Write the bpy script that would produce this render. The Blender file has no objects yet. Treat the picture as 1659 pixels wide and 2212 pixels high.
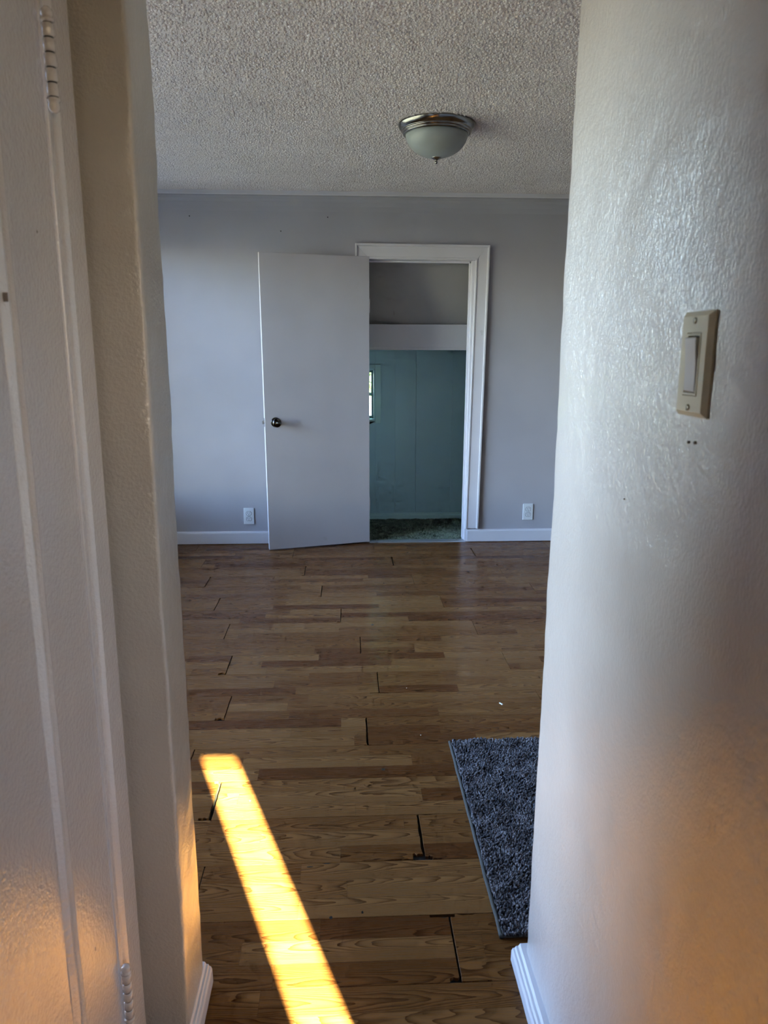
import bpy, bmesh, math, random
import numpy as np
from mathutils import Vector, noise
random.seed(7)
rng = np.random.default_rng(7)
SC = bpy.context.scene
COL = SC.collection

# ------------------------------------------------------------------ camera
EYE = 1.335
F_PX = 1620.0
cam_d = bpy.data.cameras.new('camera')
cam = bpy.data.objects.new('camera', cam_d)
COL.objects.link(cam)
cam_d.sensor_fit = 'VERTICAL'
cam_d.sensor_height = 36.0
cam_d.sensor_width = 27.0
cam_d.lens = F_PX / 2212.0 * 36.0
cam_d.clip_start = 0.02
cam_d.dof.use_dof = True
cam_d.dof.focus_distance = 3.4
cam_d.dof.aperture_fstop = 8.5
cam.location = (0, 0, EYE)
_p, _y, _r = math.radians(12.2), math.radians(2.9), math.radians(0.15)
_F = Vector((math.sin(_y)*math.cos(_p), math.cos(_y)*math.cos(_p), -math.sin(_p)))
_R = Vector((math.cos(_y), -math.sin(_y), 0)); _U = _R.cross(_F)
_R2 = _R*math.cos(_r) + _U*math.sin(_r); _U2 = _U*math.cos(_r) - _R*math.sin(_r)
from mathutils import Matrix
_M = Matrix((_R2, _U2, -_F)).transposed()
cam.rotation_euler = _M.to_euler()
SC.camera = cam

# ------------------------------------------------------------------ world, sun, exposure
world = bpy.data.worlds.new('sky'); SC.world = world
world.use_nodes = True
wn = world.node_tree; wn.nodes.clear()
sky = wn.nodes.new('ShaderNodeTexSky')
sky.sky_type = 'NISHITA'
sky.sun_disc = False
world.cycles.sampling_method = 'MANUAL'; world.cycles.sample_map_resolution = 256
sky.sun_elevation = math.radians(26.4)
sky.sun_rotation = math.radians(160)
sky.air_density = 1.0; sky.dust_density = 1.0; sky.ozone_density = 2.5
bg = wn.nodes.new('ShaderNodeBackground'); bg.inputs[1].default_value = 4.0
wo = wn.nodes.new('ShaderNodeOutputWorld')
tint = wn.nodes.new('ShaderNodeMix'); tint.data_type = 'RGBA'; tint.blend_type = 'MULTIPLY'; tint.inputs[0].default_value = 1.0
tint.inputs[7].default_value = (1.06, 0.955, 1.02, 1)          # slight warm-magenta white balance of the whole sky
wn.links.new(sky.outputs[0], tint.inputs[6]); wn.links.new(tint.outputs[2], bg.inputs[0]); wn.links.new(bg.outputs[0], wo.inputs[0])

SUN_EL = math.radians(26.4)
sun_h = Vector((-0.365, 1.0, 0)).normalized()
sun_dir = Vector((sun_h.x*math.cos(SUN_EL), sun_h.y*math.cos(SUN_EL), -math.sin(SUN_EL)))
sd = bpy.data.lights.new('sun', 'SUN'); sd.energy = 210.0; sd.color = (1.0, 0.93, 0.56); sd.angle = math.radians(0.5)
sun = bpy.data.objects.new('sun', sd); COL.objects.link(sun)
sun.rotation_euler = sun_dir.to_track_quat('-Z', 'Y').to_euler()
sun.location = (3, -6, 5)

vs = SC.view_settings
SC.display_settings.display_device = 'sRGB'
vs.view_transform = 'Standard'; vs.look = 'None'; vs.gamma = 1.0; vs.use_curve_mapping = False
vs.exposure = 0.80
SC.cycles.use_denoising = True
SC.cycles.max_bounces = 6; SC.cycles.diffuse_bounces = 4; SC.cycles.glossy_bounces = 3; SC.cycles.transparent_max_bounces = 6
SC.cycles.use_adaptive_sampling = True; SC.cycles.adaptive_threshold = 0.06; SC.cycles.adaptive_min_samples = 12
SC.cycles.caustics_reflective = True
SC.cycles.sample_clamp_indirect = 8.0

def portal(name, loc, size, rot):
    """sky portal in a real window or doorway opening (guides sampling, adds no light)"""
    d = bpy.data.lights.new(name, 'AREA'); d.shape = 'RECTANGLE'; d.size, d.size_y = size
    d.cycles.is_portal = True
    o = bpy.data.objects.new(name, d); COL.objects.link(o); o.location = loc; o.rotation_euler = rot
    return o

# ------------------------------------------------------------------ helpers
WL = {}
def mk(name, verts, faces, mat=None, parent=None, smooth=False, local=False, mesh=None, origin=(0, 0, 0)):
    """link one mesh object; verts are world coordinates unless local (then relative to the parent)"""
    pl = WL.get(parent.name, Vector((0, 0, 0))) if parent else Vector((0, 0, 0))
    org = Vector(origin)
    if mesh is None:
        off = Vector((0, 0, 0)) if local else (pl if parent else org)
        me = bpy.data.meshes.new(name)
        me.from_pydata([(v[0]-off.x, v[1]-off.y, v[2]-off.z) for v in verts], [], faces)
        me.update()
        bm = bmesh.new(); bm.from_mesh(me)
        bmesh.ops.recalc_face_normals(bm, faces=bm.faces); bm.to_mesh(me); bm.free()
    else:
        me = mesh
    if mat and not me.materials: me.materials.append(mat)
    if smooth:
        for p in me.polygons: p.use_smooth = True
    o = bpy.data.objects.new(name, me); COL.objects.link(o)
    if parent:
        o.parent = parent; WL[o.name] = pl.copy()
    else:
        o.location = org; WL[o.name] = org.copy()
    return o

def empty(name, loc, rotz=0):
    o = bpy.data.objects.new(name, None); COL.objects.link(o)
    o.empty_display_size = 0.05
    o.location = loc; o.rotation_euler = (0, 0, rotz); WL[o.name] = Vector(loc)
    return o

def tag(o, label=None, cat=None, group=None, kind=None):
    if label: o['label'] = label
    if cat: o['category'] = cat
    if group: o['group'] = group
    if kind: o['kind'] = kind
    return o

def boxvf(x0, x1, y0, y1, z0, z1, base=0):
    v = [(x0,y0,z0),(x1,y0,z0),(x1,y1,z0),(x0,y1,z0),(x0,y0,z1),(x1,y0,z1),(x1,y1,z1),(x0,y1,z1)]
    f = [(0,3,2,1),(4,5,6,7),(0,1,5,4),(1,2,6,5),(2,3,7,6),(3,0,4,7)]
    return v, [tuple(i+base for i in q) for q in f]

def boxes(lst):
    V, Fc = [], []
    for b in lst:
        v, f = boxvf(*b, base=len(V)); V += v; Fc += f
    return V, Fc

def bevel_mesh(me, w, seg=2):
    bm = bmesh.new(); bm.from_mesh(me)
    bmesh.ops.bevel(bm, geom=list(bm.edges), offset=w, segments=seg, affect='EDGES', profile=0.5, clamp_overlap=True)
    bm.to_mesh(me); bm.free()

def box(name, x0, x1, y0, y1, z0, z1, mat, parent=None, bevel=0.0, seg=2, local=False, origin=(0,0,0), smooth=False):
    v, f = boxvf(x0, x1, y0, y1, z0, z1)
    o = mk(name, v, f, mat, parent, local=local, origin=origin)
    if bevel: bevel_mesh(o.data, bevel, seg)
    if smooth:
        for p in o.data.polygons: p.use_smooth = True
    return o

def prism_x(name, prof, x0, x1, mat, parent=None, **k):
    """profile of (y, z) points swept along x"""
    n = len(prof)
    V = [(x0, a, b) for a, b in prof] + [(x1, a, b) for a, b in prof]
    Fc = [tuple(range(n)), tuple(range(2*n-1, n-1, -1))] + [(i, (i+1) % n, n+(i+1) % n, n+i) for i in range(n)]
    return mk(name, V, Fc, mat, parent, **k)

def prism_y(name, prof, y0, y1, mat, parent=None, nseg=1, wob=0.0, seed=0.0, **k):
    """profile of (x, z) points swept along y"""
    n = len(prof); V = []; Fc = []
    for s in range(nseg+1):
        y = y0+(y1-y0)*s/nseg
        for a, b in prof:
            w = noise.noise(Vector((y*30+seed, b*40, 0)))*wob
            V.append((a+w, y, b+w*.4))
    Fc = [tuple(range(n)), tuple(range((nseg+1)*n-1, nseg*n-1, -1))]
    for s in range(nseg):
        Fc += [(s*n+i, s*n+(i+1) % n, (s+1)*n+(i+1) % n, (s+1)*n+i) for i in range(n)]
    return mk(name, V, Fc, mat, parent, **k)

def prism_z(name, prof, z0, z1, mat, parent=None, nseg=1, amp=0.0, freq=6.0, smooth=False, lean=None, **k):
    """plan outline of (x, y) points swept up in z; amp adds the unevenness of hand-laid plaster"""
    n = len(prof); V = []
    for s in range(nseg+1):
        z = z0+(z1-z0)*s/nseg
        for a, b in prof:
            dx = dy = 0
            if amp:
                dx = amp*(noise.noise(Vector((a*9, b*9, z*freq)))+.6*noise.noise(Vector((a*30+5, b*30, z*freq*4.2))))
                dy = amp*(noise.noise(Vector((a*9+40, b*9, z*freq)))+.6*noise.noise(Vector((a*30+25, b*30, z*freq*4.2))))
            if lean: dx += lean*(z-z0)
            V.append((a+dx, b+dy, z))
    Fc = [tuple(range(n)), tuple(range((nseg+1)*n-1, nseg*n-1, -1))]
    for s in range(nseg):
        Fc += [(s*n+i, s*n+(i+1) % n, (s+1)*n+(i+1) % n, (s+1)*n+i) for i in range(n)]
    o = mk(name, V, Fc, mat, parent, **k)
    if smooth:
        for p in o.data.polygons:
            p.use_smooth = len(p.vertices) == 4
    return o

def lathe(name, prof, c, mat, parent=None, seg=40, axis='z', local=False, smooth=True, **k):
    """profile of (radius, height); axis z up, or a vector"""
    V, Fc = [], []
    ax = Vector((0, 0, 1)) if axis == 'z' else Vector(axis).normalized()
    q = ax.to_track_quat('Z', 'Y')
    for r, h in prof:
        for i in range(seg):
            a = 2*math.pi*i/seg
            V.append(tuple(Vector(c)+q @ Vector((r*math.cos(a), r*math.sin(a), h))))
    for j in range(len(prof)-1):
        for i in range(seg):
            Fc.append((j*seg+i, j*seg+(i+1) % seg, (j+1)*seg+(i+1) % seg, (j+1)*seg+i))
    if prof[0][0] > 1e-5: Fc.append(tuple(range(seg))[::-1])
    if prof[-1][0] > 1e-5: Fc.append(tuple(range((len(prof)-1)*seg, len(prof)*seg)))
    o = mk(name, V, Fc, mat, parent, local=local, **k)
    bm = bmesh.new(); bm.from_mesh(o.data); bmesh.ops.remove_doubles(bm, verts=bm.verts, dist=1e-6)
    bmesh.ops.recalc_face_normals(bm, faces=bm.faces); bm.to_mesh(o.data); bm.free()
    if smooth:
        for p in o.data.polygons: p.use_smooth = len(p.vertices) <= 4
    return o

# ------------------------------------------------------------------ materials
class NT:
    def __init__(s, name):
        s.m = bpy.data.materials.new(name); s.m.use_nodes = True
        s.t = s.m.node_tree; s.t.nodes.clear()
        s.out = s.n('ShaderNodeOutputMaterial'); s.b = s.n('ShaderNodeBsdfPrincipled')
        s.l(s.b.outputs[0], s.out.inputs[0])
    def n(s, t, **k):
        x = s.t.nodes.new(t)
        for a, b in k.items(): setattr(x, a, b)
        return x
    def l(s, a, b): s.t.links.new(a, b)
    def put(s, sock, v):
        if hasattr(v, 'links') or isinstance(v, bpy.types.NodeSocket): s.l(v, sock)
        else: sock.default_value = v
    def math(s, op, a, b=None, c=None, clamp=False):
        x = s.n('ShaderNodeMath', operation=op); x.use_clamp = clamp
        s.put(x.inputs[0], a)
        if b is not None: s.put(x.inputs[1], b)
        if c is not None: s.put(x.inputs[2], c)
        return x.outputs[0]
    def coord(s, which='Object'):
        return s.n('ShaderNodeTexCoord').outputs[which]
    def mapping(s, vec, scale=(1, 1, 1), loc=(0, 0, 0)):
        x = s.n('ShaderNodeMapping'); s.l(vec, x.inputs[0])
        x.inputs['Scale'].default_value = scale; x.inputs['Location'].default_value = loc
        return x.outputs[0]
    def noise(s, vec, scale, detail=3, rough=.55, dist=0.0):
        x = s.n('ShaderNodeTexNoise'); s.l(vec, x.inputs['Vector'])
        x.inputs['Scale'].default_value = scale; x.inputs['Detail'].default_value = detail
        x.inputs['Roughness'].default_value = rough; x.inputs['Distortion'].default_value = dist
        return x.outputs['Fac']
    def ramp(s, fac, stops):
        x = s.n('ShaderNodeValToRGB'); s.l(fac, x.inputs[0]); e = x.color_ramp.elements
        while len(e) < len(stops): e.new(0.5)
        for i, (p, c) in enumerate(stops):
            e[i].position = p; e[i].color = c if len(c) == 4 else (*c, 1)
        return x.outputs[0]
    def mix(s, fac, a, b, mode='MIX'):
        x = s.n('ShaderNodeMix', data_type='RGBA', blend_type=mode)
        s.put(x.inputs[0], fac)
        for sock, v in ((x.inputs[6], a), (x.inputs[7], b)):
            if isinstance(v, tuple): sock.default_value = (*v, 1) if len(v) == 3 else v
            else: s.l(v, sock)
        return x.outputs[2]
    def bump(s, h, strength=.3, dist=.002, prev=None):
        x = s.n('ShaderNodeBump'); x.inputs['Strength'].default_value = strength; x.inputs['Distance'].default_value = dist
        s.l(h, x.inputs['Height'])
        if prev is not None: s.l(prev, x.inputs['Normal'])
        return x.outputs[0]
    def base(s, c):
        if isinstance(c, tuple): s.b.inputs['Base Color'].default_value = (*c, 1)
        else: s.l(c, s.b.inputs['Base Color'])
    def set(s, **k):
        for a, v in k.items(): s.put(s.b.inputs[a.replace('_', ' ')], v)

def paint(name, col, rough=.4, spec=.5, grain=160, gs=.25, gd=.0012, lump=12, ld=.003, tint=.06, dirt=None, streak=None, coat=0.0):
    """painted plaster or wood: uneven coat, fine orange-peel relief, faint soiling"""
    t = NT(name); c = t.coord()
    big = t.noise(c, 2.3, 2)
    d = tuple(x*(1-tint*1.6) for x in col)
    colr = t.mix(t.ramp(big, [(.35, (0,0,0)), (.7, (1,1,1))]), col, d)
    if dirt:
        sp = t.noise(c, dirt[0], 4, .65)
        colr = t.mix(t.ramp(sp, [(dirt[1], (0,0,0)), (dirt[1]+.06, (1,1,1))]), colr, dirt[2])
    t.base(colr)
    cc = t.mapping(c, streak) if streak else c
    g = t.noise(cc, grain, 2, .6)
    l = t.noise(c, lump, 1, .5)
    b = t.bump(l, .5, ld)
    b = t.bump(g, gs, gd, b)
    t.b.inputs['Coat Weight'].default_value = coat; t.b.inputs['Coat Roughness'].default_value = rough; t.l(b, t.b.inputs['Coat Normal'])
    t.set(Roughness=rough, Normal=b); t.b.inputs['Specular IOR Level'].default_value = spec
    return t.m

def plain(name, col, rough=.5, metal=0.0, spec=.5, var=.08, scale=40):
    t = NT(name); c = t.coord()
    n = t.noise(c, scale, 3)
    t.base(t.mix(n, tuple(x*(1-var) for x in col), tuple(min(1, x*(1+var)) for x in col)))
    t.set(Roughness=rough, Metallic=metal); t.b.inputs['Specular IOR Level'].default_value = spec
    return t.m

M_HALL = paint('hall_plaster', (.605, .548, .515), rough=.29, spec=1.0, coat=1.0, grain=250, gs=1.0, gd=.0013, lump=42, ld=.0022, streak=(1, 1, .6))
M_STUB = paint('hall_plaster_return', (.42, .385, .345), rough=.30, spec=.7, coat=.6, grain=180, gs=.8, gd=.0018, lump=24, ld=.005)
M_ROOM = paint('bedroom_wall_paint', (.39, .38, .41), rough=.5, spec=.35, grain=190, gs=.3, gd=.001, lump=9, ld=.003)
M_WHITE = paint('white_trim_paint', (.64, .625, .66), rough=.35, spec=.5, grain=220, gs=.12, gd=.0006, lump=14, ld=.0008, dirt=(6, .70, (.46, .45, .45)))
M_CREAM = paint('cream_door_paint', (.58, .535, .515), rough=.27, spec=.8, coat=.8, grain=150, gs=.9, gd=.0014, lump=16, ld=.002, dirt=(9, .76, (.42, .38, .32)))
M_DOOR = paint('white_door_paint', (.51, .49, .515), rough=.45, spec=.4, grain=120, gs=.2, gd=.0007, lump=5, ld=.001, dirt=(5, .69, (.44, .42, .43)), streak=(1, 1, .12))
M_CEIL = paint('ceiling_white', (.77, .715, .72), rough=.5, spec=.5, grain=300, gs=.5, gd=.001, lump=30, ld=.001, dirt=(3.2, .66, (.66, .64, .62)))
M_TEAL = paint('teal_panel_paint', (.46, .70, .74), rough=.45, spec=.4, grain=60, gs=.15, gd=.0006, lump=6, ld=.001, streak=(1, 1, .15))
M_TEALT = paint('pale_teal_trim_paint', (.52, .76, .74), rough=.4, spec=.4, grain=60, gs=.1, gd=.0005)
M_CLOSET = paint('closet_plaster', (.42, .405, .39), rough=.6, spec=.3, grain=120, gs=.25, gd=.001)
M_ENTRY = paint('entry_bounce_cut_brown', (.16, .12, .085), rough=.7, spec=.2)  # invented dark colour for the unseen entry walls, absorbs light bounced into the hall
M_TAUPE = paint('bedroom_bounce_cut_taupe', (.20, .18, .165), rough=.6, spec=.3)  # invented dark colour for the unseen right wall, lowers fill on the far wall
M_DARK = plain('subfloor_black', (.012, .011, .010), .9)
M_BLACK = plain('black_slot', (.01, .01, .01), .6)
M_OUTLET = plain('outlet_white_plastic', (.62, .64, .66), .35, var=.03)
M_SWPLATE = plain('ivory_plastic', (.70, .63, .46), .32, var=.05)
M_ROCKER = plain('white_rocker_plastic', (.66, .63, .60), .3, var=.03)
M_SCREW = plain('painted_screw_metal', (.42, .37, .28), .35, metal=.6)
M_ALU = plain('aluminium_strip', (.55, .56, .58), .35, metal=.8)
M_KNOB = plain('dark_polished_metal', (.10, .095, .09), .12, metal=1.0, var=.05)
M_STEEL = plain('bright_steel', (.65, .65, .66), .2, metal=1.0)
M_NAIL = plain('nail_metal', (.06, .06, .06), .4, metal=.7)
M_MARK = plain('grey_brown_mark', (.17, .145, .125), .7)
M_CRUMB = plain('pale_crumb', (.75, .70, .60), .8)

def glass_pane():
    t = NT('window_glass'); t.t.nodes.remove(t.b)
    tr = t.n('ShaderNodeBsdfTransparent'); tr.inputs[0].default_value = (.93, .97, .95, 1)
    gl = t.n('ShaderNodeBsdfGlossy'); gl.inputs['Roughness'].default_value = .02
    fr = t.n('ShaderNodeFresnel'); fr.inputs[0].default_value = 1.45
    mx = t.n('ShaderNodeMixShader'); t.l(fr.outputs[0], mx.inputs[0]); t.l(tr.outputs[0], mx.inputs[1]); t.l(gl.outputs[0], mx.inputs[2])
    t.l(mx.outputs[0], t.out.inputs[0]); return t.m
M_PANE = glass_pane()

def nickel():
    t = NT('brushed_nickel'); c = t.coord()
    n = t.noise(t.mapping(c, (1, 1, 40)), 30, 2)
    t.base(t.mix(n, (.24, .225, .215), (.36, .345, .33)))
    t.set(Roughness=.2, Metallic=1.0); return t.m
M_NICKEL = nickel()

def frosted():
    t = NT('frosted_glass'); c = t.coord()
    n = t.noise(c, 9, 3)
    t.base(t.mix(n, (.27, .295, .29), (.35, .375, .37)))
    t.set(Roughness=.38, Subsurface_Weight=.35); t.b.inputs['Subsurface Scale'].default_value = .02
    t.b.inputs['Subsurface Radius'].default_value = (.5, .5, .5)
    t.b.inputs['Specular IOR Level'].default_value = .5
    return t.m
M_FROST = frosted()

STRIP = 0.2005/3
def wood():
    t = NT('oak_laminate'); c = t.coord()
    sep = t.n('ShaderNodeSeparateXYZ'); t.l(c, sep.inputs[0]); X, Y = sep.outputs[0], sep.outputs[1]
    oi = t.n('ShaderNodeObjectInfo').outputs['Random']
    ys = t.math('DIVIDE', Y, STRIP)
    r = t.math('FLOOR', ys); v = t.math('SUBTRACT', t.math('FRACT', ys), .5)
    def wnz(a, b, cc):
        k = t.n('ShaderNodeCombineXYZ')
        for i, q in enumerate((a, b, cc)): t.put(k.inputs[i], q)
        w = t.n('ShaderNodeTexWhiteNoise', noise_dimensions='3D'); t.l(k.outputs[0], w.inputs['Vector']); return w
    w0 = wnz(r, t.math('MULTIPLY', oi, 91.7), 3.1).outputs['Value']
    u = t.math('ADD', X, t.math('MULTIPLY', w0, .55))
    cell = t.math('FLOOR', t.math('DIVIDE', u, .56))
    w = wnz(r, cell, t.math('MULTIPLY', oi, 57.3))
    rc = t.n('ShaderNodeSeparateColor'); t.l(w.outputs['Color'], rc.inputs[0])
    ra, rb, rd = rc.outputs[0], rc.outputs[1], rc.outputs[2]
    # coordinates of the grain, shifted for every printed strip
    k = t.n('ShaderNodeCombineXYZ')
    t.l(t.math('ADD', t.math('MULTIPLY', X, 1.0), t.math('MULTIPLY', ra, 37.0)), k.inputs[0])
    t.l(t.math('ADD', Y, t.math('MULTIPLY', rb, 11.0)), k.inputs[1]); t.l(t.math('MULTIPLY', rd, 9.0), k.inputs[2])
    G = k.outputs[0]
    wob = t.noise(t.mapping(G, (3.2, 16, 1)), 1.0, 2, .5)
    wob2 = t.noise(t.mapping(G, (9, 42, 1)), 1.0, 2, .5)
    vo = t.math('SUBTRACT', v, t.math('MULTIPLY', t.math('SUBTRACT', rb, .5), .7))
    v2 = t.math('MULTIPLY', vo, vo)
    sgn = t.math('SUBTRACT', t.math('MULTIPLY', t.math('ROUND', ra), 2.0), 1.0)
    arch = t.math('MULTIPLY', t.math('MULTIPLY', v2, 7.0), t.math('ADD', .35, rd))
    f = t.math('ADD', t.math('ADD', t.math('MULTIPLY', t.math('MULTIPLY', X, sgn), 4.2), arch),
               t.math('ADD', t.math('MULTIPLY', wob, 2.4), t.math('MULTIPLY', wob2, .40)))
    f = t.math('MULTIPLY', f, 3.0)
    saw = t.math('FRACT', f)
    line = t.math('POWER', saw, 2.6)                       # dark late wood with a sharp edge
    fine = t.noise(t.mapping(G, (14, 520, 1)), 1.0, 3, .65)
    pores = t.ramp(fine, [(.44, (0,0,0)), (.62, (1,1,1))])
    tone = t.ramp(rb, [(0, (.125, .043, .012)), (.25, (.168, .068, .019)), (.62, (.205, .092, .028)), (1, (.250, .122, .041))])
    dark = t.mix(1.0, tone, (.27, .18, .13), 'MULTIPLY')
    col = t.mix(t.math('MULTIPLY', line, .95), tone, dark)
    col = t.mix(t.math('MULTIPLY', pores, .42), col, dark)
    # thin printed joint between strips and between pieces
    ev = t.math('GREATER_THAN', t.math('ABSOLUTE', v), .488)
    eu = t.math('LESS_THAN', t.math('FRACT', t.math('DIVIDE', u, .56)), .0022)
    col = t.mix(t.math('MULTIPLY', t.math('MAXIMUM', ev, eu), .45), col, (.05, .022, .010))
    # wear
    wear = t.noise(c, 5.5, 5, .6)
    col = t.mix(t.ramp(wear, [(.62, (0,0,0)), (.75, (.22, .22, .22))]), col, (.30, .19, .11))
    t.base(col)
    b = t.bump(t.noise(t.mapping(c, (3, 7, 1)), 1.0, 2), .4, .004)
    b = t.bump(t.math('MULTIPLY', fine, -1.0), .16, .0005, b)
    t.set(Roughness=t.math('ADD', .24, t.math('MULTIPLY', pores, .12)), Normal=b)
    t.b.inputs['Specular IOR Level'].default_value = .15
    return t.m
M_WOOD = wood()

def fibre(name, c0, c1, c2):
    t = NT(name); c = t.coord()
    oi = t.n('ShaderNodeTexVoronoi'); oi.inputs['Scale'].default_value = 210; t.l(c, oi.inputs['Vector'])
    sp = t.n('ShaderNodeSeparateColor'); t.l(oi.outputs['Color'], sp.inputs[0])
    big = t.noise(c, 16, 4, .6)
    col = t.ramp(sp.outputs[0], [(0, c0), (.5, c1), (1, c2)])
    col = t.mix(t.ramp(big, [(.38, (0,0,0)), (.62, (1,1,1))]), col, t.mix(1.0, col, (.55, .55, .56), 'MULTIPLY'))
    t.base(col); t.set(Roughness=.9); t.b.inputs['Specular IOR Level'].default_value = .15
    t.b.inputs['Sheen Weight'].default_value = .25
    return t.m
M_RUG = fibre('grey_rug_yarn', (.033, .031, .036), (.11, .10, .11), (.30, .28, .295))
M_BIND = plain('rug_binding_cloth', (.062, .058, .050), .85, scale=300, var=.3)
M_CARPET = fibre('green_carpet_yarn', (.045, .070, .045), (.14, .19, .115), (.30, .35, .26))

# ------------------------------------------------------------------ setting: floor with laminate planks
D = 5.156            # bedroom face of the far wall
CZ = 2.32            # ceiling
XL, XRm = -1.55, 2.90
XH_L, XH_R = -0.405, 0.385
YB = -1.30           # inner face of the entry wall behind the viewer
P = 0.2005; S0 = 1.559; PL = 1.21
floor = box('floor', XL-.1, XRm+.1, YB-.1, 5.24, -.10, -.0085, M_DARK)
tag(floor, 'brown oak laminate floor of three-strip planks', 'floor', kind='structure')

joint = {-1: .239, 0: -.382, 1: .201, 2: -.405, 3: -.525, 4: .066, 5: -.459, 6: .123, 7: -.515, 8: .058, 9: -.585,
         10: -.035, 11: -.698, 12: -.146, 13: -.820, 14: -.260, 15: .294, 16: .851, 17: .184}
gapw = {-1: .0045, 0: .0025, 1: .0050, 2: .0085, 3: .0035, 4: .0042, 5: .0030, 6: .0032, 7: .0032, 8: .0034, 9: .0030, 10: .0034, 11: .0042, 12: .0040, 13: .0050, 14: .0046, 15: .0085, 16: .0060, 17: .003}
# chips: row -> list of (plank side of the known joint, edge, from, to, depth)   edges n/f run along x, e is the end
chips = {-1: [('L', 'f', -.045, 0, .0125), ('R', 'f', 0, .012, .011), ('R', 'f', .018, .062, .0045), ('R', 'f', .10, .125, .003), ('L', 'n', -.022, 0, .015), ('R', 'n', 0, .065, .0035)],
         1: [('L', 'n', -.105, -.028, .0075), ('L', 'n', -.028, 0, .030), ('R', 'n', 0, .020, .020), ('R', 'n', .020, .050, .005), ('R', 'n', .15, .168, .005), ('R', 'f', .01, .040, .004)],
         2: [('L', 'n', -.030, 0, .016), ('L', 'f', -.016, 0, .024)],
         4: [('R', 'n', 0, .012, .003), ('L', 'n', -.010, 0, .006)], 6: [('L', 'n', -.035, 0, .006), ('R', 'n', 0, .035, .004)], 10: [('L', 'n', -.016, 0, .010)],
         12: [('L', 'n', -.014, 0, .008)], 13: [('L', 'n', -.035, 0, .008)], 5: [('L', 'n', -.032, 0, .024)], 7: [('L', 'n', -.030, 0, .024)], 14: [('L', 'n', -.014, 0, .012)]}
rough_rows = {1: .0032, 2: .0030, 4: .0022, 5: .0012, 7: .0014, 6: .0010}

def plank(k, xa, xb, xmin, xmax, rough_b=0.0, rough_a=0.0, bite=()):
    """one laminate board of row k from xa to xb, cut to the room; chips bite into its outline"""
    a, b = max(xa, xmin), min(xb, xmax)
    if b-a < .015: return
    y0, y1 = S0+P*k+.0004, S0+P*(k+1)-.0004
    if y0 > D+.06: return
    y1 = min(y1, D+.07)
    near = [(a, y0)]; far = [(b, y1)]
    for (e, p, q, dp) in sorted([t for t in bite if t[0] == 'n'], key=lambda t: t[1]):
        p, q = max(p, a), min(q, b)
        n = 5
        near.append((p, y0))
        for i in range(n+1):
            s = i/n
            near.append((p+(q-p)*s, y0+dp*(.55+.45*random.random())*(1 if 0 < s < 1 or q >= b-1e-6 or p <= a+1e-6 else .15)))
        near.append((q, y0))
    near.append((b, y0))
    for (e, p, q, dp) in sorted([t for t in bite if t[0] == 'f'], key=lambda t: -t[1]):
        p, q = max(p, a), min(q, b)
        far.append((q, y1))
        for i in range(6):
            s = 1-i/5
            far.append((p+(q-p)*s, y1-dp*(.55+.45*random.random())*(1 if 0 < s < 1 or q >= b-1e-6 or p <= a+1e-6 else .15)))
        far.append((p, y1))
    far.append((a, y1))
    # a corner bitten off moves the end line
    if near[-2][1] == y0 and len(near) > 2 and abs(near[-2][0]-b) < 1e-6: near = near[:-2]
    if near[0] == (a, y0) and len(near) > 2 and abs(near[1][0]-a) < 1e-6 and near[1][1] == y0: near = near[2:]
    if far[0] == (b, y1) and len(far) > 2 and abs(far[1][0]-b) < 1e-6 and far[1][1] == y1: far = far[2:]
    if len(far) > 2 and abs(far[-2][0]-a) < 1e-6 and far[-2][1] == y1: far = far[:-2]
    end = []
    if rough_b:
        for i in range(1, 16):
            end.append((b-rough_b*random.random(), near[-1][1]+(far[0][1]-near[-1][1])*i/16))
    sta = []
    if rough_a:
        for i in range(1, 16):
            sta.append((a+rough_a*random.random(), far[-1][1]+(near[0][1]-far[-1][1])*i/16))
    pts = near+end+far+sta
    n = len(pts); c = Vector((sum(q[0] for q in pts)/n, sum(q[1] for q in pts)/n, 0))
    org = (a, S0+P*k, 0)
    ox = (xa % 3.7)
    ch = .0007
    V = [(x, y, -.008) for x, y in pts]+[(x, y, -ch) for x, y in pts]
    top = []
    for x, y in pts:
        top.append((x+(ch if x < a+.01 else -ch if x > b-.01 else 0), y+(ch if y < y0+.03 else -ch if y > y1-.03 else 0), 0))
    V += top
    Fc = [tuple(range(2*n, 3*n))]
    for s in (0, 1):
        Fc += [(s*n+i, s*n+(i+1) % n, (s+1)*n+(i+1) % n, (s+1)*n+i) for i in range(n)]
    me = bpy.data.meshes.new('plank')
    me.from_pydata([(x-org[0], y-org[1], z) for x, y, z in V], [], Fc); me.update()
    o = mk('plank', None, None, M_WOOD, floor, mesh=me)
    o.location = org; WL[o.name] = Vector(org)
    return o

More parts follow.
